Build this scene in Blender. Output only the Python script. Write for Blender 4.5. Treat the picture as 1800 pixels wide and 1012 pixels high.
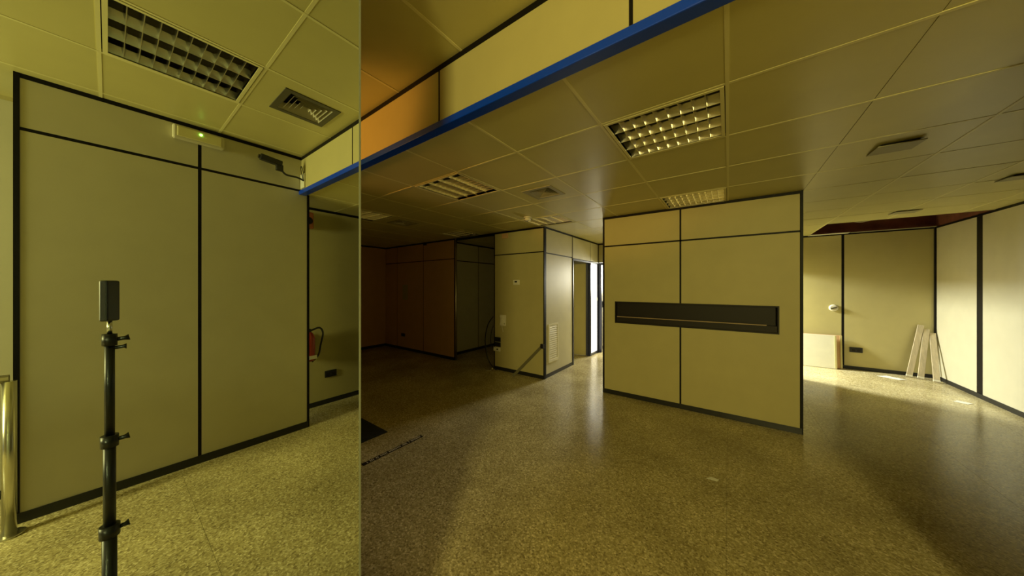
import bpy, math, random
from mathutils import Vector
random.seed(7)
for o in list(bpy.data.objects): bpy.data.objects.remove(o)
sc = bpy.context.scene
COL = sc.collection
R = math.radians

# ------------------------------------------------------------------ camera, world, lights, exposure
YAW = R(36.2)
cam_d = bpy.data.cameras.new('camera'); cam = bpy.data.objects.new('camera', cam_d); COL.objects.link(cam)
cam.location = (0, 0, 1.5); cam.rotation_euler = (R(90), 0, YAW)
cam_d.sensor_width = 36; cam_d.lens = 36 * 520 / 1800; cam_d.clip_start = 0.02
cam_d.shift_y = -3 / 1800
sc.camera = cam

w = bpy.data.worlds.new('world'); sc.world = w; w.use_nodes = True
w.node_tree.nodes['Background'].inputs[0].default_value = (.75, .82, .9, 1)
w.node_tree.nodes['Background'].inputs[1].default_value = 0.15

def area(name, loc, target, sx, sy, power, col, spread=180):
    d = bpy.data.lights.new(name, 'AREA'); d.shape = 'RECTANGLE'; d.size = sx; d.size_y = sy
    d.energy = power; d.color = col; d.spread = R(spread)
    o = bpy.data.objects.new(name, d); COL.objects.link(o); o.location = loc
    o.rotation_euler = (Vector(target) - Vector(loc)).to_track_quat('-Z', 'Y').to_euler()
    return o
# daylight through the tinted glazing of the street front, behind the camera
area('street_daylight', (1.62, -3.42, 2.05), (0.1, 1.4, 0.8), 0.55, 1.25, 165, (1, .86, .29))
# daylight of the window at the end of the back passage
area('passage_daylight', (-1.0, 7.45, 2.2), (1.0, 7.15, 0.0), 0.45, 0.4, 125, (.97, 1, .86), 115)
area('doorway_daylight', (-1.9, 7.85, 1.7), (-1.95, 5.2, 0.6), 0.8, 1.1, 120, (1, .97, .80))
# warm spot added to tint the bulkhead orange, its source unseen
d = bpy.data.lights.new('added_warm_spot', 'SPOT'); d.energy = 130; d.color = (1, .46, .08); d.shadow_soft_size = .15
d.spot_size = R(40); d.spot_blend = .5
o = bpy.data.objects.new('added_warm_spot', d); COL.objects.link(o); o.location = (-3.0, -.7, 2.25)
o.rotation_euler = (Vector((-2.35, 1.2, 2.72)) - o.location).to_track_quat('-Z', 'Y').to_euler()

sc.cycles.caustics_reflective = False; sc.cycles.caustics_refractive = False
sc.view_settings.view_transform = 'Standard'; sc.view_settings.look = 'None'
sc.view_settings.exposure = 0.0; sc.view_settings.gamma = 1; sc.view_settings.use_curve_mapping = False

# ------------------------------------------------------------------ materials
def mat(name, col, rough=.5, metal=0, spec=.5, var=0, scale=8, bump=0, bscale=200, emit=0, stretch=None):
    m = bpy.data.materials.new(name); m.use_nodes = True; nt = m.node_tree; b = nt.nodes['Principled BSDF']
    b.inputs['Base Color'].default_value = (*col, 1); b.inputs['Roughness'].default_value = rough
    b.inputs['Metallic'].default_value = metal; b.inputs['Specular IOR Level'].default_value = spec
    tc = nt.nodes.new('ShaderNodeTexCoord'); src = tc.outputs['Object']
    if stretch:
        mp = nt.nodes.new('ShaderNodeMapping'); mp.inputs['Scale'].default_value = stretch
        nt.links.new(src, mp.inputs[0]); src = mp.outputs[0]
    if var:
        n = nt.nodes.new('ShaderNodeTexNoise'); n.inputs['Scale'].default_value = scale; n.inputs['Detail'].default_value = 4
        r = nt.nodes.new('ShaderNodeValToRGB')
        r.color_ramp.elements[0].position = .3; r.color_ramp.elements[1].position = .7
        r.color_ramp.elements[0].color = (*[c * (1 - var) for c in col], 1)
        r.color_ramp.elements[1].color = (*[min(1, c * (1 + var)) for c in col], 1)
        nt.links.new(src, n.inputs['Vector']); nt.links.new(n.outputs['Fac'], r.inputs[0]); nt.links.new(r.outputs[0], b.inputs['Base Color'])
    if bump:
        n2 = nt.nodes.new('ShaderNodeTexNoise'); n2.inputs['Scale'].default_value = bscale; n2.inputs['Detail'].default_value = 3
        bp = nt.nodes.new('ShaderNodeBump'); bp.inputs['Strength'].default_value = bump; bp.inputs['Distance'].default_value = .002
        nt.links.new(src, n2.inputs['Vector']); nt.links.new(n2.outputs['Fac'], bp.inputs['Height']); nt.links.new(bp.outputs[0], b.inputs['Normal'])
    if emit:
        b.inputs['Emission Color'].default_value = (*col, 1); b.inputs['Emission Strength'].default_value = emit
    return m

def terrazzo():
    m = bpy.data.materials.new('terrazzo'); m.use_nodes = True; nt = m.node_tree; b = nt.nodes['Principled BSDF']; L = nt.links.new
    tc = nt.nodes.new('ShaderNodeTexCoord'); mp = nt.nodes.new('ShaderNodeMapping')
    geo = nt.nodes.new('ShaderNodeNewGeometry'); L(geo.outputs['Position'], mp.inputs[0])
    v = nt.nodes.new('ShaderNodeTexVoronoi'); v.inputs['Scale'].default_value = 105; v.inputs['Randomness'].default_value = 1
    L(mp.outputs[0], v.inputs['Vector'])
    sep = nt.nodes.new('ShaderNodeSeparateColor'); L(v.outputs['Color'], sep.inputs[0])
    r = nt.nodes.new('ShaderNodeValToRGB'); cr = r.color_ramp; cr.interpolation = 'CONSTANT'
    cr.elements[0].position = 0; cr.elements[0].color = (.185, .155, .085, 1)
    for p, c in ((.10, (.255, .22, .12)), (.35, (.305, .265, .15)), (.62, (.355, .315, .19)), (.88, (.45, .41, .28))):
        e = cr.elements.new(p); e.color = (*c, 1)
    cr.elements[-1].color = (.45, .41, .28, 1)
    L(sep.outputs[0], r.inputs[0])
    v2 = nt.nodes.new('ShaderNodeTexVoronoi'); v2.inputs['Scale'].default_value = 150; L(mp.outputs[0], v2.inputs['Vector'])
    s2 = nt.nodes.new('ShaderNodeSeparateColor'); L(v2.outputs['Color'], s2.inputs[0])
    r2 = nt.nodes.new('ShaderNodeValToRGB'); r2.color_ramp.elements[0].color = (1.35, 1.32, 1.22, 1); r2.color_ramp.elements[1].color = (1.95, 1.92, 1.8, 1)
    L(s2.outputs[0], r2.inputs[0])
    n = nt.nodes.new('ShaderNodeTexNoise'); n.inputs['Scale'].default_value = 1.6; n.inputs['Detail'].default_value = 5
    L(mp.outputs[0], n.inputs['Vector'])
    r3 = nt.nodes.new('ShaderNodeValToRGB'); r3.color_ramp.elements[0].position = .3; r3.color_ramp.elements[1].position = .7
    r3.color_ramp.elements[0].color = (.70, .68, .64, 1); r3.color_ramp.elements[1].color = (1.15, 1.15, 1.15, 1)
    L(n.outputs['Fac'], r3.inputs[0])
    def mul(a, c):
        x = nt.nodes.new('ShaderNodeMix'); x.data_type = 'RGBA'; x.blend_type = 'MULTIPLY'; x.inputs[0].default_value = 1; x.clamp_result = False
        L(a, x.inputs[6]); L(c, x.inputs[7]); return x.outputs[2]
    L(mul(mul(r.outputs[0], r2.outputs[0]), r3.outputs[0]), b.inputs['Base Color'])
    rr = nt.nodes.new('ShaderNodeMapRange'); rr.inputs['To Min'].default_value = .14; rr.inputs['To Max'].default_value = .28
    L(n.outputs['Fac'], rr.inputs['Value']); L(rr.outputs[0], b.inputs['Roughness'])
    b.inputs['Specular IOR Level'].default_value = .28
    return m

PANEL = mat('panel_laminate', (.50, .44, .20), .55, var=.03, scale=5, bump=.08, bscale=500)
PANELW = mat('panel_laminate_pale', (.60, .565, .41), .5, var=.03, scale=5, bump=.08, bscale=500)  # paler copy of the laminate, cooler daylight put into its colour
PANELO = mat('panel_laminate_ochre_warmlit', (.66, .40, .20), .55, var=.04, scale=5)  # warm light on the left wall is put into this reddish colour
TRIM = mat('dark_trim', (.006, .005, .005), .5, spec=.18)
NAVY = mat('navy_frame', (.03, .035, .09), .35)
BLUE = mat('blue_enamel', (.0, .05, .62), .3, spec=.6)
BASE = mat('black_skirting', (.012, .012, .012), .45)
TILE = mat('ceiling_tile_paint', (.62, .565, .25), .34, spec=.5, var=.03, scale=4, bump=.05, bscale=700)
TBAR = mat('ceiling_bar_paint', (.80, .74, .40), .4)
ALU = mat('polished_aluminium', (.85, .82, .72), .22, metal=1)
ALUD = mat('dull_aluminium', (.45, .43, .33), .4, metal=1)
CHROME = mat('brushed_steel', (.7, .68, .6), .25, metal=1)
GREYV = mat('vent_paint', (.36, .33, .20), .5)
SLAT = mat('vent_slat_paint', (.50, .46, .33), .45)
HOUS = mat('dusky_housing', (.10, .09, .06), .5)
EDGE = mat('glass_edge', (.22, .24, .19), .35)
DARK = mat('black_void', (.006, .006, .006), .9)
BLACK = mat('black_plastic', (.012, .012, .012), .4)
BROWN = mat('dark_brown_lacquer', (.014, .010, .007), .55, spec=.3)
WOOD = mat('pale_strip', (.40, .28, .16), .5)
WHITE = mat('white_plastic', (.78, .74, .60), .4)
RED = mat('red_enamel', (.35, .03, .015), .35)
ORANGE = mat('orange_plastic', (.35, .10, .03), .4)
REDDISH = mat('plenum_plaster', (.16, .05, .03), .9, var=.3, scale=6)
PLASTER = mat('plaster', (.55, .5, .35), .8, var=.05)
RUBBER = mat('rubber_mat', (.012, .014, .010), .9, bump=.5, bscale=300)
BOARD = mat('pale_board', (.74, .72, .60), .5, var=.03)
TIMBER = mat('timber_strip', (.55, .47, .32), .6, var=.15, scale=6, stretch=(6, 6, .6))
PAPER = mat('paper', (.85, .83, .72), .7)
LETTER = mat('pale_lettering', (.80, .72, .55), .6)
FROST = mat('frosted_glass_glow', (1, .97, .86), .3, emit=1.3)  # emission stands in for daylight on the leaf
LED = mat('green_led', (.35, 1, .12), .3, emit=6)
LENS = mat('lens_glass', (.01, .01, .012), .05)
TERR = terrazzo()
MIRROR = mat('mirror_silver', (.80, .92, 1.0), 0.0, metal=1)

# ------------------------------------------------------------------ mesh helpers
class M:
    def __init__(s): s.v = []; s.f = []
    def add(s, v, f):
        n = len(s.v); s.v += [tuple(p) for p in v]; s.f += [tuple(i + n for i in q) for q in f]; return s
    def box(s, x0, x1, y0, y1, z0, z1):
        return s.add([(x0,y0,z0),(x1,y0,z0),(x1,y1,z0),(x0,y1,z0),(x0,y0,z1),(x1,y0,z1),(x1,y1,z1),(x0,y1,z1)],
                     [(0,3,2,1),(4,5,6,7),(0,1,5,4),(1,2,6,5),(2,3,7,6),(3,0,4,7)])
    def obox(s, c, ax, ay, az, hx, hy, hz):
        c, ax, ay, az = map(Vector, (c, ax, ay, az)); p = []
        for k in (-1, 1):
            for i, j in ((-1,-1),(1,-1),(1,1),(-1,1)): p.append(c + ax*hx*i + ay*hy*j + az*hz*k)
        return s.add(p, [(0,3,2,1),(4,5,6,7),(0,1,5,4),(1,2,6,5),(2,3,7,6),(3,0,4,7)])
    def tube(s, path, r, n=10, cap=True):
        P = [Vector(p) for p in path]; rs = r if isinstance(r, (list, tuple)) else [r] * len(P); rings = []; up = None; base = len(s.v)
        for i, p in enumerate(P):
            t = ((P[min(i+1, len(P)-1)]) - P[max(i-1, 0)])
            t = t.normalized() if t.length > 1e-9 else Vector((0,0,1))
            if up is None or abs(up.dot(t)) > .95: up = Vector((0,0,1)) if abs(t.z) < .9 else Vector((1,0,0))
            a = t.cross(up).normalized(); b_ = a.cross(t).normalized(); up = b_
            for k in range(n):
                an = 2*math.pi*k/n; s.v.append(tuple(p + a*rs[i]*math.cos(an) + b_*rs[i]*math.sin(an)))
        for i in range(len(P)-1):
            for k in range(n):
                q = base+i*n; s.f.append((q+k, q+(k+1)%n, q+n+(k+1)%n, q+n+k))
        if cap:
            s.f.append(tuple(base+k for k in range(n))[::-1]); s.f.append(tuple(base+(len(P)-1)*n+k for k in range(n)))
        return s
    def prism(s, poly, axis, a0, a1):
        # poly = 2D points; axis 'x': (y,z), 'y': (x,z), 'z': (x,y)
        def P(p, a): return {'x': (a, p[0], p[1]), 'y': (p[0], a, p[1]), 'z': (p[0], p[1], a)}[axis]
        n = len(poly)
        return s.add([P(p, a0) for p in poly] + [P(p, a1) for p in poly],
                     [tuple(range(n))[::-1], tuple(range(n, 2*n))] + [(i, (i+1) % n, n+(i+1) % n, n+i) for i in range(n)])
    def build(s, name, m, parent=None, smooth=False, bevel=0):
        off = Vector(ORG.get(parent.name, (0,0,0))) if parent else Vector((0,0,0))
        me = bpy.data.meshes.new(name)
        if parent is None:
            xs = list(zip(*s.v)); off = Vector(((min(xs[0])+max(xs[0]))/2, (min(xs[1])+max(xs[1]))/2, min(xs[2])))
        me.from_pydata([tuple(Vector(p) - off) for p in s.v], [], s.f); me.materials.append(m); me.validate(); me.update()
        import bmesh as _b
        bm = _b.new(); bm.from_mesh(me); _b.ops.recalc_face_normals(bm, faces=bm.faces); bm.to_mesh(me); bm.free()
        o = bpy.data.objects.new(name, me); COL.objects.link(o)
        if parent: o.parent = parent
        else: o.location = off
        ORG[o.name] = off
        if smooth:
            for p in me.polygons: p.use_smooth = len(p.vertices) == 4
        if bevel:
            b = o.modifiers.new('bevel', 'BEVEL'); b.width = bevel; b.segments = 2; b.limit_method = 'ANGLE'
        return o
ORG = {}
SHARED = {}
def piece(name, sx, sy, sz, loc, m, parent):
    """a box of the given size centred on loc, sharing mesh data with its alikes"""
    k = (name, round(sx,4), round(sy,4), round(sz,4), m.name)
    if k not in SHARED:
        b = M().box(-sx/2, sx/2, -sy/2, sy/2, -sz/2, sz/2); me = bpy.data.meshes.new(name)
        me.from_pydata(b.v, [], b.f); me.materials.append(m); me.update(); SHARED[k] = me
    o = bpy.data.objects.new(name, SHARED[k]); COL.objects.link(o); o.parent = parent
    o.location = Vector(loc) - Vector(ORG[parent.name]); ORG[o.name] = Vector(loc)
    return o
def tag(o, label=None, cat=None, group=None, kind=None):
    if label: o['label'] = label
    if cat: o['category'] = cat
    if group: o['group'] = group
    if kind: o['kind'] = kind
    return o
def thing(name, loc, label, cat, group=None):
    o = bpy.data.objects.new(name, None); COL.objects.link(o); o.location = loc; o.empty_display_size = .05
    ORG[o.name] = Vector(loc); return tag(o, label, cat, group)
def struct(name, loc, label=None):
    o = bpy.data.objects.new(name, None); COL.objects.link(o); o.location = loc; ORG[o.name] = Vector(loc)
    return tag(o, label, None, None, 'structure')

# ------------------------------------------------------------------ levels
ZF = 2.47     # ceiling of the office
ZE = 2.85     # ceiling of the entrance zone
YB = 1.20     # plane of the bulkhead between the two
MX, MY = -0.85, 0.425     # plane and free edge of the mirrored panel

# ------------------------------------------------------------------ floor: slab and terrazzo tiles
fl = struct('floor', (-2.2, 2.3, 0), 'speckled yellowish terrazzo floor of the empty office')
M().box(-7.3, 3.1, -3.6, 8.3, -.12, -.006).build('slab', DARK, fl)
T = .8
for i in range(-9, 4):
    for j in range(-5, 11):
        x0, y0 = i*T - .01, j*T + .35
        if x0 > 2.9 or y0 > 8.1 or x0 + T < -7.1 or y0 + T < -3.4: continue
        piece('floor_tile', T - .0012, T - .0012, .006, (x0 + T/2, y0 + T/2, -.003), TERR, fl)

# ------------------------------------------------------------------ ceilings
GX = [-7.0, -6.77, -6.16, -5.55, -4.935, -4.32, -3.70, -3.085, -2.47, -1.853, -1.237, -.62, -.005, .61, 1.227, 1.844, 2.46, 2.72]
GY = [YB + .04, 1.75, 2.36, 2.97, 3.58, 4.19, 4.80, 5.41, 6.02, 6.63, 7.24, 7.95]
LAMPS = {(8,1):('y','four-row louvred ceiling lamp nearest the mirrored panel'),}
def cell(x, y): 
    i = max(k for k in range(len(GX)-1) if GX[k] <= x + 1e-6); j = max(k for k in range(len(GY)-1) if GY[k] <= y + 1e-6); return i, j
lamp_cells = {cell(-2.3, 2): 0, cell(-.3, 2): 1, cell(-.3, 3.8): 2, cell(-2.3, 3.8): 3, cell(-4, 3.8): 4, cell(-4, 2): 5}
vent_cells = {cell(-1.5, 2.6), cell(-4.1, 2.6)}
hole_cells = {cell(1.3, 6.7), cell(1.9, 6.7), cell(1.3, 7.3), cell(1.9, 7.3), cell(2.5, 6.7), cell(2.5, 7.3)}
def ring_tile(x0, x1, y0, y1, hx0, hx1, hy0, hy1, z, parent):
    b = M().box(x0, x1, y0, hy0, z, z+.018).box(x0, x1, hy1, y1, z, z+.018).box(x0, hx0, hy0, hy1, z, z+.018).box(hx1, x1, hy0, hy1, z, z+.018)
    return b.build('ceiling_tile', TILE, parent)
VS = .165
ce = struct('ceiling', (-2.1, 4.6, ZF), 'suspended ceiling of square tiles over the office')
for i in range(len(GX)-1):
    for j in range(len(GY)-1):
        x0, x1, y0, y1 = GX[i]+.002, GX[i+1]-.002, GY[j]+.002, GY[j+1]-.002
        if (i, j) in lamp_cells or (i, j) in hole_cells: continue
        if (i, j) in vent_cells:
            mx, my = (x0+x1)/2, (y0+y1)/2; ring_tile(x0, x1, y0, y1, mx-VS+.012, mx+VS-.012, my-VS+.012, my+VS-.012, ZF, ce); continue
        dz = random.uniform(0, .0015)
        piece('ceiling_tile', x1-x0, y1-y0, .018, ((x0+x1)/2, (y0+y1)/2, ZF+.009+dz), TILE, ce)
for i, x in enumerate(GX[1:-1]):
    if x in (1.844, 2.46): piece('ceiling_bar', .016, 6.62-GY[0], .02, (x, (6.62+GY[0])/2, ZF+.008), TBAR, ce)
    elif x == .61: piece('ceiling_bar', .010, 7.95-GY[0], .016, (x, (7.95+GY[0])/2, ZF+.012), GREYV, ce)
    else: piece('ceiling_bar', .016, 7.95-GY[0], .02, (x, (7.95+GY[0])/2, ZF+.008), TBAR, ce)
for y in GY[1:-1]:
    x1 = 1.24 if y > 7 else 2.72
    piece('ceiling_bar', x1+7.0, .016, .02, ((x1-7.0)/2, y, ZF+.0085), TBAR, ce)
M().box(-7.2, 2.9, YB, 8.1, 2.98, 3.06).box(2.722, 2.9, YB+.05, 8.1, ZF, 2.98).box(-7.2, 2.722, 7.95, 8.1, ZF, 2.98).box(-7.2, -7.0, YB+.05, 7.95, ZF, 2.98).build('roof_slab', REDDISH, ce)

EX = [-5.0, -4.32, -3.70, -3.085, -2.47, -1.853, -1.237, -.62, -.005, .605, 1.22, 1.83, 2.44]
EY = [-3.3, -3.08, -2.47, -1.86, -1.25, -.64, -.03, .58, YB]
ce2 = struct('ceiling_entrance', (-1.3, -1, ZE), 'higher suspended ceiling over the entrance zone')
elamp, event = (9, 6), (9, 7)
for i in range(len(EX)-1):
    for j in range(len(EY)-1):
        x0, x1, y0, y1 = EX[i]+.002, EX[i+1]-.002, EY[j]+.002, EY[j+1]-.002
        if (i, j) in ((9, 6), (9, 3), (4, 3), (4, 5)) : continue
        if (i, j) == event:
            mx, my = .90, .89; ring_tile(x0, x1, y0, y1, mx-VS, mx+VS, my-VS, my+VS, ZE, ce2); continue
        piece('ceiling_tile', x1-x0, y1-y0, .018, ((x0+x1)/2, (y0+y1)/2, ZE+.009), TILE, ce2)
for x in EX[1:-1]: piece('ceiling_bar', .016, 4.5, .02, (x, -1.05, ZE+.008), TBAR, ce2)
for y in EY[1:-1]: piece('ceiling_bar', 7.44, .016, .02, (-1.28, y, ZE+.0085), TBAR, ce2)
M().box(-5.2, 2.6, -3.5, YB, 3.05, 3.12).build('roof_slab', DARK, ce2)

# ------------------------------------------------------------------ partition walls
def wall(name, axis, c, n, a0, a1, z1, joints, rails, label, pm=PANEL, th=.06, tw=.020, cut=(), ends=(True, True), tm=TRIM, base=.06, core=True):
    """a run of partition panels: axis 'x' runs along x at y=c, axis 'y' runs along y at x=c; n = side the face looks to"""
    mid = (a0+a1)/2
    root = struct(name, (mid, c, 0) if axis == 'x' else (c, mid, 0), label)
    def bx(p0, p1, d0, d1, z0, z2):
        lo, hi = sorted((c - n*d0, c - n*d1))
        return (p0, p1, lo, hi, z0, z2) if axis == 'x' else (lo, hi, p0, p1, z0, z2)
    def put(nm, p0, p1, d0, d1, z0, z2, m):
        x0, x1, y0, y1, q0, q1 = bx(p0, p1, d0, d1, z0, z2)
        return piece(nm, x1-x0, y1-y0, q1-q0, ((x0+x1)/2, (y0+y1)/2, (q0+q1)/2), m, root)
    ps = [a0] + list(joints) + [a1]; zs = [base] + list(rails) + [z1 - .03]
    if core: put('wall_core', a0, a1, .02, th, 0, z1, TRIM)
    for i in range(len(ps)-1):
        for j in range(len(zs)-1):
            p0, p1, z0, z2 = ps[i], ps[i+1], zs[j], zs[j+1]
            if any(p0 < q1 - .01 and p1 > q0 + .01 and z0 < y1 - .01 and z2 > y0 + .01 for q0, q1, y0, y1 in cut): continue
            put('wall_panel', p0 + tw/2, p1 - tw/2, 0, .0205, z0 + (tw/2 if j else .0), z2 - (tw/2 if j < len(zs)-2 else 0), pm)
    for k in joints: put('joint_trim', k - tw/2, k + tw/2, .003, .021, base, z1 - .03, tm)
    for z in rails: put('joint_trim', a0 + tw/2, a1 - tw/2, .0035, .0205, z - tw/2, z + tw/2, tm)
    if ends[0]: put('end_post', a0 - tw/2, a0 + tw/2, -.003, th, 0, z1, tm)
    if ends[1]: put('end_post', a1 - tw/2, a1 + tw/2, -.003, th, 0, z1, tm)
    put('top_rail', a0, a1, -.002, .03, z1 - .03, z1, tm)
    put('skirting', a0, a1, -.006, .025, 0, base, BASE)
    return root, put

YF = 4.15
# booth with the letter slot
SL = (-1.269, .429, .995, 1.292)
booth, put = wall('wall_booth', 'x', YF, -1, -1.43, .60, ZF, [], [], 'front of the partition booth with the dark slot', tw=.02, core=False)
for ch in list(booth.children):
    if ch.name.startswith('wall_panel'): bpy.data.objects.remove(ch)
J = -.477; g = .010
put('wall_core', -1.43, SL[0], .02, .06, 0, ZF, TRIM); put('wall_core', SL[1], .60, .02, .06, 0, ZF, TRIM)
put('wall_core', SL[0], SL[1], .02, .06, SL[3], ZF, TRIM); put('wall_core', SL[0], SL[1], .02, .06, 0, SL[2], TRIM)
ZR = 2.06
put('wall_panel', -1.415, J-g, 0, .02, ZR+g, ZF-.03, PANEL); put('wall_panel', J+g, .585, 0, .02, ZR+g, ZF-.03, PANEL)
def lpanel(p0, p1, s0, s1):    # tall panel with a notch for the slot
    b = M()
    for q0, q1, z0, z2 in ((p0, p1, .06, SL[2]), (p0, p1, SL[3], ZR-g), (p0, s0, SL[2], SL[3]), (s1, p1, SL[2], SL[3])):
        if q1 - q0 > .001: b.box(q0, q1, YF, YF+.02, z0, z2)
    return b.build('wall_panel', PANEL, booth)
lpanel(-1.415, J-g, SL[0], J-g); lpanel(J+g, .585, J+g, SL[1])
put('joint_trim', J-g, J+g, .004, .02, .06, SL[2], TRIM); put('joint_trim', J-g, J+g, .004, .02, SL[3], ZF-.03, TRIM)
put('joint_trim', -1.415, .585, .004, .02, ZR-g, ZR+g, TRIM)
wall('wall_booth_right', 'y', .60, 1, YF+.07, 6.78, ZF, [5.3], [ZR], 'side of the partition booth facing the right wing')
wall('wall_booth_left', 'y', -1.43, -1, YF+.07, 6.60, ZF, [5.3], [ZR], 'side of the partition booth facing the passage')
wall('wall_booth_back', 'x', 6.78, 1, -1.43, .60, ZF, [-.4], [ZR], 'back of the partition booth')
# slot: a dark recess with a pale sliding strip
st = thing('service_slot', ((SL[0]+SL[1])/2, YF, SL[2]), 'long dark recessed slot across the middle of the booth front', 'slot')
M().box(SL[0], SL[1], YF+.060, YF+.07, SL[2], SL[3]).build('back_board', BROWN, st)
b = M().box(SL[0], SL[1], YF-.006, YF+.06, SL[3]-.014, SL[3]).box(SL[0], SL[1], YF-.006, YF+.06, SL[2], SL[2]+.014)
b.box(SL[0], SL[0]+.014, YF-.006, YF+.06, SL[2]+.014, SL[3]-.014).box(SL[1]-.014, SL[1], YF-.006, YF+.06, SL[2]+.014, SL[3]-.014)
b.build('slot_frame', BROWN, st)
M().box(SL[0]+.02, SL[1]-.014, YF+.010, YF+.059, SL[2]+.015, SL[2]+.082).build('lower_board', BROWN, st)
tag(M().box(SL[0]+.025, SL[1]-.10, YF+.008, YF+.04, SL[2]+.083, SL[2]+.092).build('sliding_strip', WOOD, st), 'pale strip along the slot')

# kiosk (box) with intercom
wall('wall_kiosk', 'x', YF, -1, -3.43, -2.40, ZF, [], [ZR], 'front of the partition box with the intercom', tw=.018)
kside, put = wall('wall_kiosk_side', 'y', -2.40, 1, YF+.005, 5.225, ZF, [], [2.045], 'side of the partition box with the grille', pm=PANELW, ends=(False, True))
# beyond it, a door opening and a glazed leaf with daylight put in as glow
pas, put = wall('wall_passage', 'y', -2.40, 1, 5.24, 6.60, ZF, [6.14], [2.03], 'panels over the doorways of the back passage', pm=PANELW, cut=[(5.24, 6.60, 0, 2.03)], core=False, base=.0)
for ch in list(pas.children):
    if ch.name.startswith(('skirting', 'joint_trim', 'end_post')): bpy.data.objects.remove(ch)
put('wall_core', 5.24, 6.60, .02, .05, 2.05, ZF, TRIM); put('joint_trim', 6.13, 6.15, .003, .02, 2.05, ZF-.03, TRIM)
dr = struct('door_1', (-2.40, 5.69, 0), 'open doorway in the back passage with its dark leaf swung in')
b = M().box(-2.47, -2.388, 5.238, 5.268, 0, 2.03).box(-2.47, -2.388, 6.125, 6.155, 0, 2.03).box(-2.47, -2.388, 5.268, 6.125, 1.995, 2.03)
b.build('door_frame', NAVY, dr)
h0 = Vector((-2.47, 6.12, 0)); dd = Vector((-.97, -.24, 0)).normalized(); nn = Vector((dd.y, -dd.x, 0))
b = M().obox(h0 + dd*.42 + Vector((0,0,1.0)), dd, nn, (0,0,1), .42, .018, .985); b.build('door_leaf', PANEL, dr)
b = M().obox(h0 + dd*.0 + Vector((0,0,1.0)), dd, nn, (0,0,1), .022, .024, .99); b.build('leaf_edge', NAVY, dr)
for z in (.25, 1.75): M().tube([(-2.442, 6.118, z), (-2.442, 6.118, z+.09)], .009).build('hinge', BLACK, dr)
dr2 = struct('door_2', (-2.40, 6.36, 0), 'frosted glazed leaf beside the open doorway, its daylight put in as glow')
M().box(-2.425, -2.405, 6.158, 6.545, .05, 2.0).build('glass_pane', FROST, dr2)
b = M().box(-2.44, -2.39, 6.157, 6.60, 2.0, 2.03).box(-2.44, -2.39, 6.157, 6.60, 0, .05).box(-2.44, -2.39, 6.545, 6.60, .05, 2.0); b.build('door_frame', NAVY, dr2)
b = M().box(-2.405, -2.375, 6.485, 6.525, 1.18, 1.25); b.build('door_handle', CHROME, dr2)
# wall with the doorway at the end of the passage
pe, put = wall('wall_passage_end', 'x', 6.62, -1, -2.40, -1.45, ZF, [], [2.03], 'panel over the doorway at the end of the passage', cut=[(-2.4, -1.45, 0, 2.03)], core=False, base=.0, ends=(True, False))
for ch in list(pe.children):
    if ch.name.startswith(('skirting', 'joint_trim')): bpy.data.objects.remove(ch)
put('wall_core', -2.39, -1.45, .02, .05, 2.05, ZF, TRIM)
dr3 = struct('door_3', (-1.9, 6.66, 0), 'doorway with navy frame at the end of the passage')
M().box(-2.385, -2.325, 6.60, 6.68, 0, 2.03).box(-1.52, -1.46, 6.60, 6.68, 0, 2.03).box(-2.325, -1.52, 6.60, 6.68, 1.98, 2.03).build('door_frame', NAVY, dr3)
M().box(-2.322, -2.312, 6.66, 6.675, 1.02, 1.16).build('lock_plate', CHROME, dr3)

# alcove wall, wall with warm light in its colour, outer walls
wall('wall_alcove', 'y', -4.80, 1, YF+.05, 7.2, ZF, [5.207, 6.2], [ZR], 'pale panelled wall inside the dark alcove', pm=PANELW, ends=(False, False))
wall('wall_alcove_back', 'x', 7.2, -1, -4.8, -2.46, ZF, [-3.6], [ZR], 'panelled wall at the back of the alcove', ends=(False, False))
wall('wall_kiosk_back', 'y', -3.43, -1, YF+.07, 5.22, ZF, [], [ZR], 'side of the partition box facing the alcove', ends=(False, True))
wall('wall_kiosk_rear', 'x', 5.22, 1, -3.43, -2.42, ZF, [], [ZR], 'rear of the partition box', ends=(False, False))
wall('wall_warmlit_tint', 'x', YF, -1, -7.0, -4.48, ZF, [-6.496, -5.487], [ZR], 'dim panelled wall left of the alcove, warm light put into its reddish colour', pm=PANELO, tw=.016, ends=(False, True))
po = thing('corner_post', (-4.45, YF, 0), 'bright metal post at the corner of the dim alcove', 'post')
M().tube([(-4.45, YF+.01, .012), (-4.45, YF+.01, ZF)], .019, 20).build('post_profile', CHROME, po, smooth=True)
M().box(-4.48, -4.425, YF-.015, YF+.055, 0, .012).build('foot_plate', CHROME, po)
M().box(-4.467, -3.44, YF+.0, YF+.04, ZF-.045, ZF).build('trim_1', TRIM)['kind'] = 'structure'
wall('wall_left', 'y', -7.0, 1, YB+.05, YF+.06, ZF, [2.6], [], 'dark end wall at the left', pm=PANELO, ends=(False, False), tw=.01)
wall('wall_right', 'y', 2.72, -1, 3.0, 8.02, ZF, [4.9, 6.91], [], 'pale panelled wall of the right wing', pm=PANELW, ends=(False, False), tw=.12)
wall('wall_right_front', 'y', 2.45, -1, YB+.06, 2.95, ZF, [2.3], [], 'dark panelled wall just beyond the bulkhead', ends=(False, True))
wall('wall_right_return', 'x', 2.97, 1, 2.45, 2.8, ZF, [], [], 'short return of the right wall', ends=(False, False))
wall('wall_back', 'x', 7.95, -1, .20, 2.72, ZF, [1.69], [], 'panelled far wall of the right wing', ends=(False, False), tw=.036)
wall('wall_back_left', 'x', 7.97, -1, -2.5, .20, ZF, [-1.2], [ZR], 'far wall of the back passage', ends=(False, False), pm=PANELW)
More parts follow.
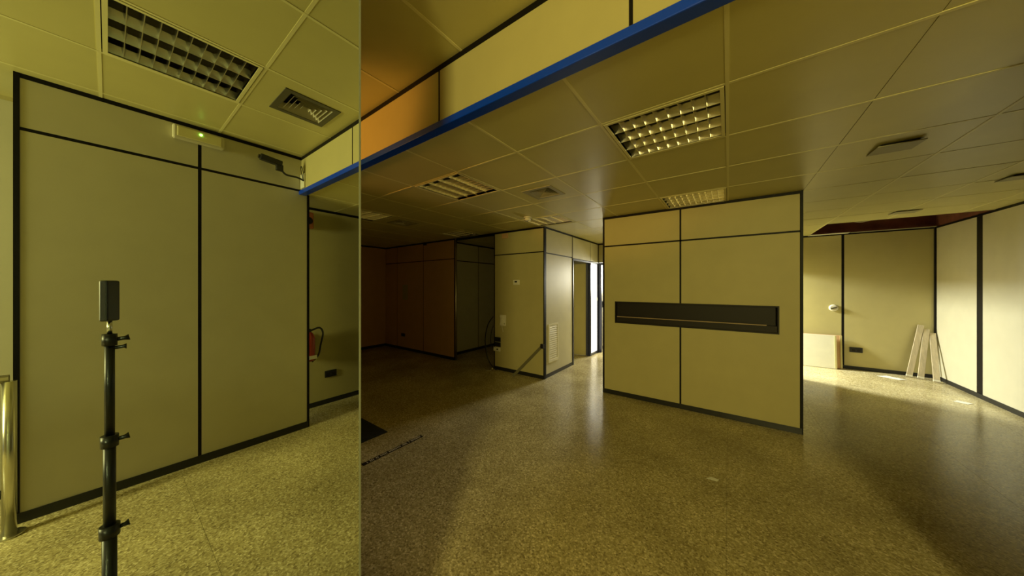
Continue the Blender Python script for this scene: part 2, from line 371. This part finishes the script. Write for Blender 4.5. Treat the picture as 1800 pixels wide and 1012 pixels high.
wall('wall_passage_left', 'y', -2.46, 1, 6.7, 7.95, ZF, [], [], 'end wall of the back passage', ends=(False, False), pm=PANELW)
M().box(2.70, 2.721, 7.925, 7.95, 0, ZF).build('trim_2', TRIM)['kind'] = 'structure'
wall('added_light_baffle', 'y', -3.45, -1, 5.30, 6.45, ZF, [6.2], [ZR], 'unseen wall added to keep light out of the alcove', ends=(False, False))  # hidden wall added to hold doorway light back from the alcove
wall('added_light_header', 'y', .62, 1, 6.80, 7.93, ZF, [], [], 'unseen header added over the passage mouth to cut its light', cut=[(6.8, 7.93, 0, 1.85)], core=False, ends=(False, False), base=1.85)  # hidden header added to cut off light high on the right wall
for ch in list(bpy.data.objects['added_light_header'].children):
    if ch.name.startswith('skirting'): bpy.data.objects.remove(ch)
# unseen pier added to cast the dark shadow over the right floor
pr, _ = wall('added_shade_pier', 'x', 1.85, -1, 1.05, 2.0, ZF, [], [ZR], 'unseen pier of panels added to shade the right-wing floor', th=.35)

# bulkhead between the two ceiling heights
bh = struct('wall_bulkhead', (-2.3, YB, ZF), 'pale panels over the blue beam closing the step between the ceilings')
JB = [-5.94, -4.81, -3.69, -2.56, -1.433, -.306, .82, 1.95]
ends = [-7.0] + JB + [2.45]
for a, b_ in zip(ends[:-1], ends[1:]):
    piece('fascia_panel', b_-a-.016, .016, ZE-.028-2.49, ((a+b_)/2, YB+.008, (ZE-.028+2.49)/2), PANEL, bh)
for x in JB: piece('joint_trim', .016 if x != -.306 else .026, .014, ZE-.028-2.49, (x, YB+.010, (ZE-.028+2.49)/2), TRIM, bh)
piece('top_rail', 9.45, .02, .03, (-2.275, YB+.006, ZE-.015), TRIM, bh)
M().box(-7.0, 2.45, YB+.018, YB+.04, 2.46, 3.0).build('backing', TRIM, bh)
tag(M().box(-7.0, 1.92, YB-.022, YB+.042, 2.456, 2.497).build('beam', BLUE, bh, bevel=.004), 'blue enamelled beam')

# entrance zone walls
wall('wall_entrance', 'y', 1.92, -1, -.34, 1.262, ZE, [.461], [2.50], 'panelled wall beside the camera, seen in the mirror', pm=PANELW, th=.12, ends=(True, True), tw=.022, base=.065)  # paler panels carry the cooler daylight in their colour
wall('wall_entrance_far', 'y', 2.44, -1, -3.3, -.34, ZE, [-1.3, -2.3], [], 'pale wall set back beyond the steel railing', ends=(False, False), pm=PANELW, tm=PANEL)
wall('wall_entrance_left', 'y', -5.0, 1, -3.3, YB, ZE, [-2, -.7], [2.5], 'wall at the left end of the entrance zone', ends=(False, False))
wall('wall_entrance_return', 'x', YB+.045, -1, -7.0, -5.0, ZF, [-6], [], 'return wall at the far left', ends=(False, False))
wf, put = wall('wall_street', 'x', -3.3, 1, -5.0, 1.15, ZE, [-3.5, -2, -.5], [2.5], 'street wall behind the camera', ends=(False, False))
put('wall_panel', 1.15, 2.44, 0, .05, 2.70, ZE, PANEL); put('wall_panel', 2.12, 2.44, 0, .05, 0, 2.70, PANEL)
wn = struct('window_1', (1.63, -3.32, 0), 'glazed street entrance behind the camera')
M().box(1.15, 1.20, -3.36, -3.29, 0, 2.70).box(2.07, 2.12, -3.36, -3.29, 0, 2.70).box(1.20, 2.07, -3.36, -3.29, 2.65, 2.70).build('window_frame', NAVY, wn)

# ------------------------------------------------------------------ mirrored panel
mp = thing('mirror_panel', (MX, -.5, 0), 'tall frameless mirrored panel reflecting the entrance wall', 'mirror')
M().box(MX-.008, MX, -1.6, MY-.002, .004, ZE-.004).build('mirror_glass', MIRROR, mp)
M().box(MX-.010, MX+.001, MY-.002, MY+.003, 0, ZE-.004).build('edge_profile', EDGE, mp)

# ------------------------------------------------------------------ lamps
def lamp(x0, x1, y0, y1, z, run, label, blades, rows=4):
    cx, cy = (x0+x1)/2, (y0+y1)/2
    t = thing('ceiling_lamp', (cx, cy, z), label, 'ceiling lamp', 'louvred ceiling lamps')
    f = .018
    M().box(x0, x1, y0, y0+f, z-.004, z+.02).box(x0, x1, y1-f, y1, z-.004, z+.02).box(x0, x0+f, y0+f, y1-f, z-.004, z+.02).box(x1-f, x1, y0+f, y1-f, z-.004, z+.02).build('lamp_frame', TBAR, t)
    i0, i1, j0, j1 = x0+f, x1-f, y0+f, y1-f
    M().box(i0, i1, j0, j1, z+.10, z+.105).box(i0-.003, i0, j0, j1, z+.0, z+.10).box(i1, i1+.003, j0, j1, z+.0, z+.10).box(i0, i1, j0-.003, j0, z, z+.10).box(i0, i1, j1, j1+.003, z, z+.10).build('lamp_housing', HOUS, t)
    a0, a1, b0, b1 = (i0, i1, j0, j1) if run == 'x' else (j0, j1, i0, i1)     # a along tubes, b across
    ax = run; other = 'y' if run == 'x' else 'x'
    pitch = (b1-b0)/rows
    for k in range(rows+1):
        c = b0 + k*pitch; hw = .017
        lo, hi = max(b0, c-hw), min(b1, c+hw)
        m_ = min(max(c, b0+.002), b1-.002)
        poly = [(m_-.002, z+.002), (m_+.002, z+.002), (hi, z+.05), (lo, z+.05)]
        M().prism(poly, ax, a0, a1).build('reflector', ALU, t, smooth=False)
    for k in range(rows):
        c = b0 + (k+.5)*pitch
        p = (lambda a: (a, c, z+.08)) if run == 'x' else (lambda a: (c, a, z+.08))
        M().tube([p(a0+.01), p(a1-.01)], .008, 8).build('lamp_tube', WHITE, t)
    me = None
    for k in range(1, blades+1):
        c = a0 + k*(a1-a0)/(blades+1)
        if me is None:
            o = M().prism([(c-.0015, z+.003), (c+.0015, z+.003), (c+.009, z+.042), (c-.009, z+.042)], other, b0, b1).build('louvre_blade', ALU, t); c0 = c; me = o
        else:
            q = me.copy(); COL.objects.link(q); q.parent = t
            q.location = me.location + (Vector((c-c0, 0, 0)) if run == 'x' else Vector((0, c-c0, 0)))
    return t
def gcell(x, y):
    i, j = cell(x, y); return GX[i]+.012, GX[i+1]-.012, GY[j]+.012, GY[j+1]-.012
lamp(*gcell(-2.3, 2), ZF, 'y', 'louvred ceiling lamp with four bright scalloped rows, just beyond the blue beam left of centre', 9)
lamp(*gcell(-.3, 2), ZF, 'x', 'largest louvred ceiling lamp with glinting V-shaped blades', 8)
lamp(*gcell(-.3, 3.8)[:3], YF-.006, ZF, 'x', 'louvred ceiling lamp touching the top of the booth front', 9)
lamp(*gcell(-2.3, 3.8)[:3], YF-.006, ZF, 'y', 'louvred ceiling lamp above the corner of the intercom box, beside the smoke detector', 9)
lamp(*gcell(-4, 3.8)[:3], YF-.006, ZF, 'y', 'small far louvred ceiling lamp in front of the dark alcove', 9)
lamp(*gcell(-4, 2), ZF, 'x', 'dim louvred ceiling lamp at the edge of the mirrored panel', 9)
lamp(.605+.012, 1.22-.012, -.03+.012, .58-.012, ZE, 'y', 'unlit dark louvred ceiling lamp reflected in the mirrored panel', 9, rows=3)
for (i, j), l in (((9,3), 'louvred ceiling lamp nearest the street entrance behind the camera'), ((4,3), 'louvred ceiling lamp behind the mirrored panel near the street wall'), ((4,5), 'louvred ceiling lamp behind the mirrored panel near the blue beam')):
    lamp(EX[i]+.012, EX[i+1]-.012, EY[j]+.012, EY[j+1]-.012, ZE, 'x', l, 9, rows=3)

# ------------------------------------------------------------------ air vents
def vent(cx, cy, z, s, label, fm=None):
    t = thing('air_vent', (cx, cy, z), label, 'air vent', 'square ceiling air vents')
    f = .04
    b = M()
    b.box(cx-s, cx+s, cy-s, cy-s+f, z-.006, z).box(cx-s, cx+s, cy+s-f, cy+s, z-.006, z).box(cx-s, cx-s+f, cy-s+f, cy+s-f, z-.006, z).box(cx+s-f, cx+s, cy-s+f, cy+s-f, z-.006, z)
    b.build('vent_frame', fm or GREYV, t)
    q = s-f; M().box(cx-q, cx+q, cy-q, cy+q, z+.07, z+.075).box(cx-q-.004, cx-q, cy-q, cy+q, z, z+.075).box(cx+q, cx+q+.004, cy-q, cy+q, z, z+.075).box(cx-q, cx+q, cy-q-.004, cy-q, z, z+.075).box(cx-q, cx+q, cy+q, cy+q+.004, z, z+.075).build('vent_duct', DARK, t)
    n = 5; r0 = s-f
    for k in range(n):
        ro = r0*(1-k/n); ri = ro - r0/n*1.0; zl, zh = z-.003, z+.038
        for q in range(4):
            ca, sa = [(1,0),(0,1),(-1,0),(0,-1)][q]
            def P(u, v, zz): return (cx + u*ca - v*sa, cy + u*sa + v*ca, zz)
            ri = max(ri, .003); v = [P(ri, -ri, zh), P(ri, ri, zh), P(ro, ro, zl), P(ro, -ro, zl), P(ri, -ri, zh+.002), P(ri, ri, zh+.002), P(ro, ro, zl+.002), P(ro, -ro, zl+.002)]
            M().add(v, [(0,1,2,3),(7,6,5,4),(0,4,5,1),(1,5,6,2),(2,6,7,3),(3,7,4,0)]).build('vent_slat', SLAT, t)
    return t
vent((GX[9]+GX[10])/2, (GY[2]+GY[3])/2, ZF, VS, 'square slatted ceiling vent with one bright corner, beside the smoke detector')
vent((GX[5]+GX[6])/2, (GY[2]+GY[3])/2, ZF, VS, 'dark square ceiling vent in the dim left part of the office')
vent(.90, .89, ZE, VS+.012, 'square slatted ceiling vent reflected in the mirrored panel', HOUS)

# smoke detector
t = thing('smoke_detector', (-2.27, 3.47, ZF), 'round white smoke detector on the ceiling beside a lamp', 'smoke detector')
M().tube([(-2.27,3.47,ZF), (-2.27,3.47,ZF-.018)], .055, 24).build('detector_base', WHITE, t, smooth=True)
M().tube([(-2.27,3.47,ZF-.018), (-2.27,3.47,ZF-.03), (-2.27,3.47,ZF-.048), (-2.27,3.47,ZF-.055)], [.036,.045,.04,.025], 24).build('sensor_head', WHITE, t, smooth=True)

# small plates sagging from the ceiling at the right
def plate(cx, cy, s, tilt, label):
    t = thing('ceiling_plate', (cx, cy, ZF), label, 'ceiling plate', 'small ceiling plates')
    c, s_ = math.cos(tilt), math.sin(tilt)
    M().obox((cx, cy, ZF-.006-abs(s_)*s*.9), (1,0,0), (0,c,s_), (0,-s_,c), s, s, .003).build('cover_plate', GREYV, t)
    M().box(cx-s*.8, cx+s*.8, cy-s*.8, cy+s*.8, ZF-.004, ZF).build('dark_gap', DARK, t)
plate(.93, 3.22, .105, .06, 'small grey cover plate on the ceiling right of the booth')
plate(2.1, 4.75, .11, .05, 'grey cover plate on the ceiling above the right wall')
plate(1.85, 6.12, .11, .03, 'grey cover plate next to the hole in the ceiling')

# hole in the ceiling with cable
t = thing('loose_cable', (1.6, 6.9, ZF), 'cable drooping in the dark hole of the ceiling', 'cable')
pts = [(1.40 + .52*k/12, 6.75 + .1*math.sin(k/3), ZF + .13 - .11*math.sin(math.pi*k/12)) for k in range(13)]
M().tube([(1.40,6.75,2.98)] + pts + [(1.92,6.68,2.98)], .008, 8).build('cable_run', TIMBER, t, smooth=True)
hb = struct('trim_3', (1.84, 7.1, ZF), 'broken edges around the hole in the ceiling')
M().box(1.235, 2.70, 6.622, 6.634, ZF-.002, ZF+.05).build('hole_edge', TBAR, hb)
M().box(1.23, 1.242, 6.634, 7.93, ZF-.002, ZF+.10).build('hole_edge', TBAR, hb)
M().box(1.23, 1.75, 7.80, 7.93, ZF-.012, ZF-.004).build('hole_edge', BOARD, hb)
M().box(1.78, 2.70, 7.86, 7.93, ZF-.008, ZF+.0).build('hole_edge', GREYV, hb)

# ------------------------------------------------------------------ fittings on the intercom box
yk = YF
t = thing('thermostat', (-2.94, yk, 1.53), 'small white thermostat with dark display on the intercom box', 'thermostat')
M().box(-3.0, -2.87, yk-.022, yk, 1.525, 1.61).build('thermostat_case', WHITE, t, bevel=.006)
M().box(-2.965, -2.915, yk-.025, yk-.021, 1.565, 1.592).build('display', BLACK, t)
t = thing('intercom_handset', (-3.22, yk, .80), 'white intercom handset hanging on the partition box', 'intercom')
M().box(-3.285, -3.165, yk-.02, yk, .80, .995).build('wall_plate', WHITE, t, bevel=.008)
M().prism([(yk-.02,.805),(yk-.055,.808),(yk-.06,.845),(yk-.045,.87),(yk-.045,.93),(yk-.06,.955),(yk-.055,.988),(yk-.02,.99)], 'x', -3.262, -3.212).build('handset', WHITE, t, bevel=.008)
M().box(-3.2, -3.178, yk-.025, yk-.02, .83, .85).build('door_button', GREYV, t)
M().tube([(-3.237, yk-.03, .805), (-3.235, yk-.012, .74), (-3.23, yk-.006, .69)], .003, 6).build('handset_cord', WHITE, t)
for z0, l in ((.505, 'upper dark socket plate at the corner of the intercom box'), (.415, 'lower dark socket plate at the corner of the intercom box')):
    t = thing('socket_plate', (-3.35, yk, z0), l, 'socket', 'sockets on the intercom box')
    M().box(-3.415, -3.285, yk-.014, yk, z0, z0+.08).build('plate', BLACK, t, bevel=.004)
    for dx in (-.03, .03): M().tube([(-3.35+dx, yk-.0155, z0+.04), (-3.35+dx, yk-.013, z0+.04)], .018, 14).build('socket_face', BROWN, t)
t = thing('socket_plate', (-3.36, yk, .335), 'white socket plate below the dark ones on the intercom box', 'socket', 'sockets on the intercom box')
M().box(-3.44, -3.29, yk-.022, yk, .335, .405).build('plate', WHITE, t, bevel=.006)
M().tube([(-3.35, yk-.0245, .37), (-3.35, yk-.02, .37)], .016, 14).build('socket_face', BLACK, t)
t = thing('hanging_cable', (-3.5, yk, 0), 'black cable looping out of the box corner down to the floor', 'cable')
def cat(pts, n=6):
    P = [Vector(p) for p in pts]; P = [P[0]*2-P[1]] + P + [P[-1]*2-P[-2]]; out = []
    for i in range(1, len(P)-2):
        for k in range(n):
            u = k/n; a, b_, c, d_ = P[i-1:i+3]
            out.append(.5*((2*b_) + (c-a)*u + (2*a-5*b_+4*c-d_)*u*u + (3*b_-a-3*c+d_)*u**3))
    return out + [P[-2]]
M().tube(cat([(-3.455, yk-.01, .95), (-3.56, yk-.03, .80), (-3.62, yk-.04, .55), (-3.585, yk-.05, .28), (-3.5, yk-.06, .13), (-3.41, yk-.055, .04), (-3.34, yk-.06, .008)]), .010, 8).build('cable_run', BLACK, t, smooth=True)
M().tube(cat([(-3.455, yk-.012, .78), (-3.50, yk-.02, .62), (-3.50, yk-.02, .45), (-3.44, yk-.03, .40)]), .007, 8).build('cable_branch', BLACK, t, smooth=True)
t = thing('floor_plug', (-3.38, yk-.12, 0), 'small metal plug on the floor below the sockets', 'plug')
M().tube([(-3.40, yk-.10, .0), (-3.40, yk-.10, .05)], [.02,.014], 12).build('plug_body', CHROME, t, smooth=True)
M().tube(cat([(-3.40, yk-.11, .008), (-3.45, yk-.18, .006), (-3.52, yk-.16, .006)]), .005, 6).build('plug_lead', WHITE, t)
# strap from the corner bracket down to the floor
t = thing('slanting_strap', (-2.7, yk-.1, 0), 'flat greenish strap slanting from the box corner to the floor', 'strap')
STR = mat('strap_webbing', (.14, .125, .06), .7)
p0, p1 = Vector((-2.42, yk-.035, .535)), Vector((-2.90, yk-.16, .004)); ddv = (p0-p1).normalized(); sd = Vector((0,1,0)); sd = (sd - ddv*sd.dot(ddv)).normalized(); up = ddv.cross(sd)
M().obox((p0+p1)/2, ddv, sd, up, (p0-p1).length/2, .004, .022).build('webbing', STR, t)
M().box(-2.445, -2.392, yk-.045, yk-.003, .50, .57).build('corner_bracket', BROWN, t, bevel=.004)
# louvred grille on the side of the box
t = thing('wall_grille', (-2.395, 4.455, .235), 'white louvred grille low on the side of the intercom box', 'grille')
gx, y0, y1, z0, z1 = -2.40, 4.29, 4.63, .235, .87
M().box(gx, gx+.014, y0, y0+.03, z0, z1).box(gx, gx+.014, y1-.03, y1, z0, z1).box(gx, gx+.014, y0+.03, y1-.03, z1-.03, z1).box(gx, gx+.014, y0+.03, y1-.03, z0, z0+.03).build('grille_frame', WHITE, t)
M().box(gx+.0005, gx+.003, y0+.03, y1-.03, z0+.03, z1-.03).build('grille_back', GREYV, t)
n = 16; me = None
for k in range(n):
    z = z0 + .03 + (k+.5)*(z1-z0-.06)/n
    if me is None:
        me = M().add([(gx+.013, y0+.03, z-.016), (gx+.013, y1-.03, z-.016), (gx+.004, y1-.03, z+.012), (gx+.004, y0+.03, z+.012), (gx+.0115, y0+.03, z-.016), (gx+.0115, y1-.03, z-.016), (gx+.0025, y1-.03, z+.012), (gx+.0025, y0+.03, z+.012)], [(0,1,2,3),(7,6,5,4),(0,4,5,1),(1,5,6,2),(2,6,7,3),(3,7,4,0)]).build('grille_slat', WHITE, t); zz = z
    else:
        q = me.copy(); COL.objects.link(q); q.parent = t; q.location = me.location + Vector((0, 0, z-zz))
t = thing('cover_box', (-3.2, yk, 2.37), 'small ochre cover box under the ceiling on the intercom box', 'box')
M().box(-3.24, -3.12, yk-.03, yk, 2.345, 2.43).build('cover', PANELO, t, bevel=.005)

# sockets and marks on the warm-tinted wall
def outlet(nm, axis, c, n, a, z, label, wd=.14, hd=.075, m=BLACK):
    t = thing(nm, (a, c, z) if axis == 'x' else (c, a, z), label, 'socket', 'dark wall sockets')
    def B(p0, p1, d0, d1, za, zb):
        lo, hi = sorted((c + n*d0, c + n*d1)); return M().box(p0, p1, lo, hi, za, zb) if axis == 'x' else M().box(lo, hi, p0, p1, za, zb)
    B(a-wd/2, a+wd/2, 0, .012, z, z+hd).build('plate', m, t, bevel=.004)
    for dx in (-.032, .032): B(a+dx-.02, a+dx+.02, .0115, .014, z+.018, z+.058).build('socket_face', BROWN, t)
outlet('wall_socket', 'x', YF, -1, -6.24, .31, 'dark socket low on the dim reddish wall')
outlet('wall_socket', 'x', 7.95, -1, 1.85, .31, 'dark socket low on the far wall of the right wing', wd=.16, hd=.09)
outlet('wall_socket', 'y', 2.45, -1, 1.70, .335, 'dark socket reflected in the mirrored panel', wd=.14, hd=.085)
t = thing('paper_note', (-6.15, YF, 1.2), 'faint pale sheet stuck on the dim reddish wall', 'paper')
M().box(-6.27, -6.05, YF-.003, YF, 1.18, 1.54).build('sheet', PANELO, t)
M().box(-6.265, -6.055, YF-.0045, YF-.003, 1.185, 1.535).build('sheet_face', PANEL, t)
t = thing('wall_bracket', (-5.42, YF, 2.42), 'small dark bracket under the ceiling on the reddish wall', 'bracket')
M().box(-5.45, -5.36, YF-.03, YF, 2.405, 2.435).build('bracket_arm', BLACK, t)

# ------------------------------------------------------------------ floor strip with lettering, mat
t = thing('floor_strip', (-2.46, 1.56, 0), 'dark adhesive strip with a line of worn pale letters on the floor', 'strip')
M().box(-2.50, -2.46, 1.262, 1.86, 0, .003).build('strip_base', BROWN, t)
b = M(); y = 1.30
for wl in (1, 3, 2, 5, 9, 4, 1, 8):
    for k in range(wl):
        hgt = random.uniform(.008, .013); b.box(-2.48-hgt, -2.48+hgt, y, y+.007, .003, .0038); y += .0135
    y += .014
tag(b.build('lettering', LETTER, t), 'worn pale letters', None, None)
t = thing('floor_mat', (-3.3, 1.45, 0), 'dark rubber mat on the floor beside the mirrored panel', 'mat')
M().box(-3.9, -2.83, 1.25, 1.70, 0, .008).build('mat_body', RUBBER, t, bevel=.003)
M().box(-3.86, -2.87, 1.285, 1.665, .008, .011).build('mat_pile', RUBBER, t)

# ------------------------------------------------------------------ right wing
yb = 7.95
t = thing('door_lock', (1.57, yb, 1.08), 'round pale lock plate on the far wall of the right wing', 'lock')
M().tube([(1.57, yb, 1.10), (1.57, yb-.02, 1.10), (1.57, yb-.028, 1.10)], [.062,.06,.045], 20).build('lock_rose', WHITE, t, smooth=True)
M().obox((1.57, yb-.034, 1.10), Vector((.9,0,.35)).normalized(), (0,1,0), Vector((-.35,0,.9)).normalized(), .045, .008, .012).build('lock_grip', CHROME, t)
def board(x0, x1, yb0, h, th, lean, m, label):
    t = thing('leaning_board', ((x0+x1)/2, yb0, 0), label, 'board', 'boards against the far wall')
    c, s_ = math.cos(lean), math.sin(lean)
    M().obox(((x0+x1)/2, yb0 + s_*h/2, .003 + c*h/2), (1,0,0), (0,c,-s_), (0,s_,c), (x1-x0)/2, th/2, h/2).build('board_sheet', m, t, bevel=.003)
    M().obox((x1-.012, yb0 + s_*h/2 - .012, .003 + c*h/2), (1,0,0), (0,c,-s_), (0,s_,c), .012, th/2, h/2-.004).build('board_edge', PANEL, t)
board(.85, 1.585, 7.80, .60, .02, .10, BOARD, 'pale board leaning against the far wall in the right wing')
board(.95, 1.665, 7.86, .60, .02, .08, PANELO, 'brownish board behind the pale one at the far wall')
xb = 2.62
for k, (xa, xt, ya, hh) in enumerate(((2.40, 2.56, 7.80, .86), (2.50, 2.615, 7.74, .80), (2.61, 2.675, 7.60, .74))):
    t = thing('timber_slat', (xa, ya, 0), ['leftmost pale timber slat leaning in the far corner', 'middle timber slat of three leaning in the far corner', 'timber slat leaning closest to the right wall in the far corner'][k], 'slat', 'timber slats in the corner')
    p0, p1 = Vector((xa, ya, .012)), Vector((xt, 7.915, hh)); dv = (p1-p0).normalized(); s1 = Vector((1,0,0)); s1 = (s1-dv*s1.dot(dv)).normalized(); s2 = dv.cross(s1)
    M().obox((p0+p1)/2, s1, s2, dv, .032, .009, (p1-p0).length/2).build('slat_body', TIMBER, t, bevel=.002)
    M().obox(p0+dv*.02-s2*.0, s1, s2, dv, .033, .010, .012).build('slat_end', BOARD, t)
t = thing('paper_scrap', (2.12, 7.55, 0), 'white paper scrap lying on the floor before the far wall', 'paper')
M().add([(2.0,7.6,.004),(2.12,7.66,.012),(2.3,7.55,.006),(2.2,7.47,.004),(2.0,7.6,.002),(2.12,7.66,.010),(2.3,7.55,.004),(2.2,7.47,.002)], [(0,1,2,3),(7,6,5,4),(0,4,5,1),(1,5,6,2),(2,6,7,3),(3,7,4,0)]).build('scrap', PAPER, t)
t = thing('paper_scrap', (2.45, 6.6, 0), 'small yellowish scrap on the floor along the right wall', 'paper')
M().add([(2.36,6.5,.003),(2.42,6.58,.006),(2.52,6.52,.004),(2.45,6.44,.003),(2.36,6.5,.001),(2.42,6.58,.004),(2.52,6.52,.002),(2.45,6.44,.001)], [(0,1,2,3),(7,6,5,4),(0,4,5,1),(1,5,6,2),(2,6,7,3),(3,7,4,0)]).build('scrap', PAPER, t)
t = thing('paper_scrap', (-.1, 2.78, 0), 'tiny pale chip on the terrazzo in front of the booth', 'paper')
M().add([(-.14,2.76,.003),(-.11,2.80,.005),(-.06,2.795,.004),(-.07,2.765,.003),(-.14,2.76,.001),(-.11,2.80,.003),(-.06,2.795,.002),(-.07,2.765,.001)], [(0,1,2,3),(7,6,5,4),(0,4,5,1),(1,5,6,2),(2,6,7,3),(3,7,4,0)]).build('scrap', PAPER, t)

# ------------------------------------------------------------------ things seen in the mirror
F = Vector((-math.sin(YAW), math.cos(YAW), 0)); RT = Vector((math.cos(YAW), math.sin(YAW), 0))
bc = F*-.0145 + RT*.026
t = thing('panorama_camera', (bc.x, bc.y, 1.38), 'slim black panorama camera on top of the tripod stand, seen in the mirror', 'camera')
M().obox((bc.x, bc.y, 1.45), RT, F, (0,0,1), .024, .011, .07).build('camera_body', BLACK, t, bevel=.005)
M().tube([bc + Vector((0,0,1.49)) - F*.011, bc + Vector((0,0,1.49)) - F*.017, bc + Vector((0,0,1.49)) - F*.021], [.016,.013,.006], 20).build('lens', LENS, t, smooth=True)
M().obox(bc + Vector((0,0,1.42)) - F*.0115, RT, F, (0,0,1), .012, .001, .006).build('status_window', GREYV, t)
t = thing('tripod_stand', (bc.x, bc.y, 0), 'black telescopic tripod stand carrying the panorama camera, seen in the mirror', 'tripod')
X0, Y0 = bc.x, bc.y
M().tube([(X0,Y0,1.335),(X0,Y0,1.38)], .006, 12).build('mounting_screw', CHROME, t, smooth=True)
M().tube([(X0,Y0,.96),(X0,Y0,1.335)], .0115, 14).build('upper_tube', BLACK, t, smooth=True)
M().tube([(X0,Y0,.65),(X0,Y0,.97)], .014, 14).build('middle_tube', BLACK, t, smooth=True)
M().tube([(X0,Y0,.08),(X0,Y0,.66)], .0165, 14).build('lower_tube', BLACK, t, smooth=True)
for z, r in ((1.315,.017), (.965,.020), (.655,.023)):
    c = M().tube([(X0,Y0,z-.02),(X0,Y0,z+.02)], r, 14).build('collar', BLACK, t, smooth=True)
    M().tube([(X0,Y0+r*.5,z),(X0,Y0+.032,z+.002),(X0,Y0+.042,z+.004)], [.007,.007,.011], 10).build('clamp_knob', BLACK, c, smooth=True)
M().tube([(X0,Y0,1.285),(X0,Y0+.03,1.288),(X0,Y0+.036,1.288)], [.006,.006,.010], 10).build('clamp_knob', BLACK, t, smooth=True)
for k in range(3):
    a = R(40 + 120*k); e = Vector((X0+.36*math.cos(a), Y0+.36*math.sin(a), .012))
    lg = M().tube([(X0+.02*math.cos(a), Y0+.02*math.sin(a), .45), e], .010, 10).build('leg', BLACK, t, smooth=True)
    M().tube([e+Vector((0,0,-.012)), e+Vector((0,0,.02))], .014, 10).build('rubber_foot', RUBBER, lg, smooth=True)
    M().tube([(X0+.015*math.cos(a), Y0+.015*math.sin(a), .14), Vector((X0,Y0,.45)).lerp(e, .55)], .006, 8).build('brace', BLACK, t, smooth=True)

xw = 1.92
t = thing('emergency_light', (xw, .456, 2.70), 'white emergency light with green indicator below the ceiling, seen in the mirror', 'emergency light')
M().box(xw-.05, xw, .305, .607, 2.695, 2.805).build('lamp_case', PANELW, t, bevel=.012)
M().box(xw-.056, xw-.049, .33, .585, 2.712, 2.79).build('diffuser', TBAR, t, bevel=.004)
M().tube([(xw-.056,.461,2.765),(xw-.062,.461,2.765)], .009, 12).build('indicator', LED, t)
t = thing('security_camera', (xw-.06, 1.18, 2.55), 'dark security camera on a bracket in the corner above the beam, seen in the mirror', 'security camera')
M().box(xw-.11, xw-.012, 1.188, 1.197, 2.515, 2.66).build('mounting_plate', BOARD, t)
M().tube(cat([(xw-.10, 1.188, 2.585), (xw-.10, 1.13, 2.60), (xw-.10, 1.04, 2.60), (xw-.10, 1.0, 2.635)]), .009, 10).build('bracket_arm', BLACK, t, smooth=True)
M().obox((xw-.10, .985, 2.65), (1,0,0), (0,1,0), (0,0,1), .02, .028, .03).build('swivel', BLACK, t, bevel=.006)
M().obox((xw-.10, .92, 2.70), (1,0,0), Vector((0,1,-.12)).normalized(), Vector((0,.12,1)).normalized(), .028, .085, .026).build('camera_body', BLACK, t, bevel=.008)
M().tube([(xw-.10,.835,2.71),(xw-.10,.825,2.711)], .018, 14).build('lens', LENS, t)
M().tube(cat([(xw-.10, 1.18, 2.60), (xw-.08, 1.17, 2.70), (xw-.05, 1.185, 2.74), (xw-.10, 1.19, 2.65)]), .004, 6).build('camera_lead', BLACK, t, smooth=True)
t = thing('steel_railing', (1.79, -.35, 0), 'steel railing post at the end of the entrance wall, seen in the mirror', 'railing')
M().tube([(1.79,-.35,.012),(1.79,-.35,.93)], .025, 18).build('post', CHROME, t, smooth=True)
M().tube([(1.79,-.35,0),(1.79,-.35,.012)], .055, 20).build('foot_flange', CHROME, t, smooth=True)
M().tube([(1.79,-.35,.945),(1.79,-1.7,.945)], .024, 18).build('handrail', CHROME, t, smooth=True)
M().tube([(1.79,-1.65,.0),(1.79,-1.65,.93)], .025, 18).build('post', CHROME, t, smooth=True)
t = thing('fire_extinguisher', (2.40, 1.42, .60), 'red extinguisher with black hose on the wall beyond the beam, seen in the mirror', 'fire extinguisher')
M().tube([(2.375,1.43,.60),(2.375,1.43,.62),(2.375,1.43,.88),(2.375,1.43,.93),(2.375,1.43,.95)], [.05,.062,.062,.04,.022], 20).build('cylinder_body', RED, t, smooth=True)
M().box(2.355, 2.395, 1.41, 1.45, .95, .985).build('valve_head', BLACK, t, bevel=.004)
M().tube(cat([(2.375,1.45,.965),(2.37,1.54,.99),(2.37,1.58,.92),(2.37,1.555,.78),(2.37,1.53,.66),(2.37,1.46,.585)]), .011, 8).build('hose', BLACK, t, smooth=True)
M().box(2.30, 2.316, 1.41, 1.49, .63, .67).build('label_plate', WHITE, t)
M().box(2.43, 2.452, 1.40, 1.46, .64, .92).build('wall_hook', BLACK, t)
t = thing('alarm_siren', (2.43, 1.42, 2.2), 'orange alarm siren high on the wall beyond the beam, seen in the mirror', 'siren')
M().box(2.39, 2.45, 1.36, 1.49, 2.20, 2.40).build('siren_case', ORANGE, t, bevel=.012)
M().tube([(2.39,1.425,2.29),(2.365,1.425,2.29)], [.035,.045], 16).build('horn', BROWN, t, smooth=True)
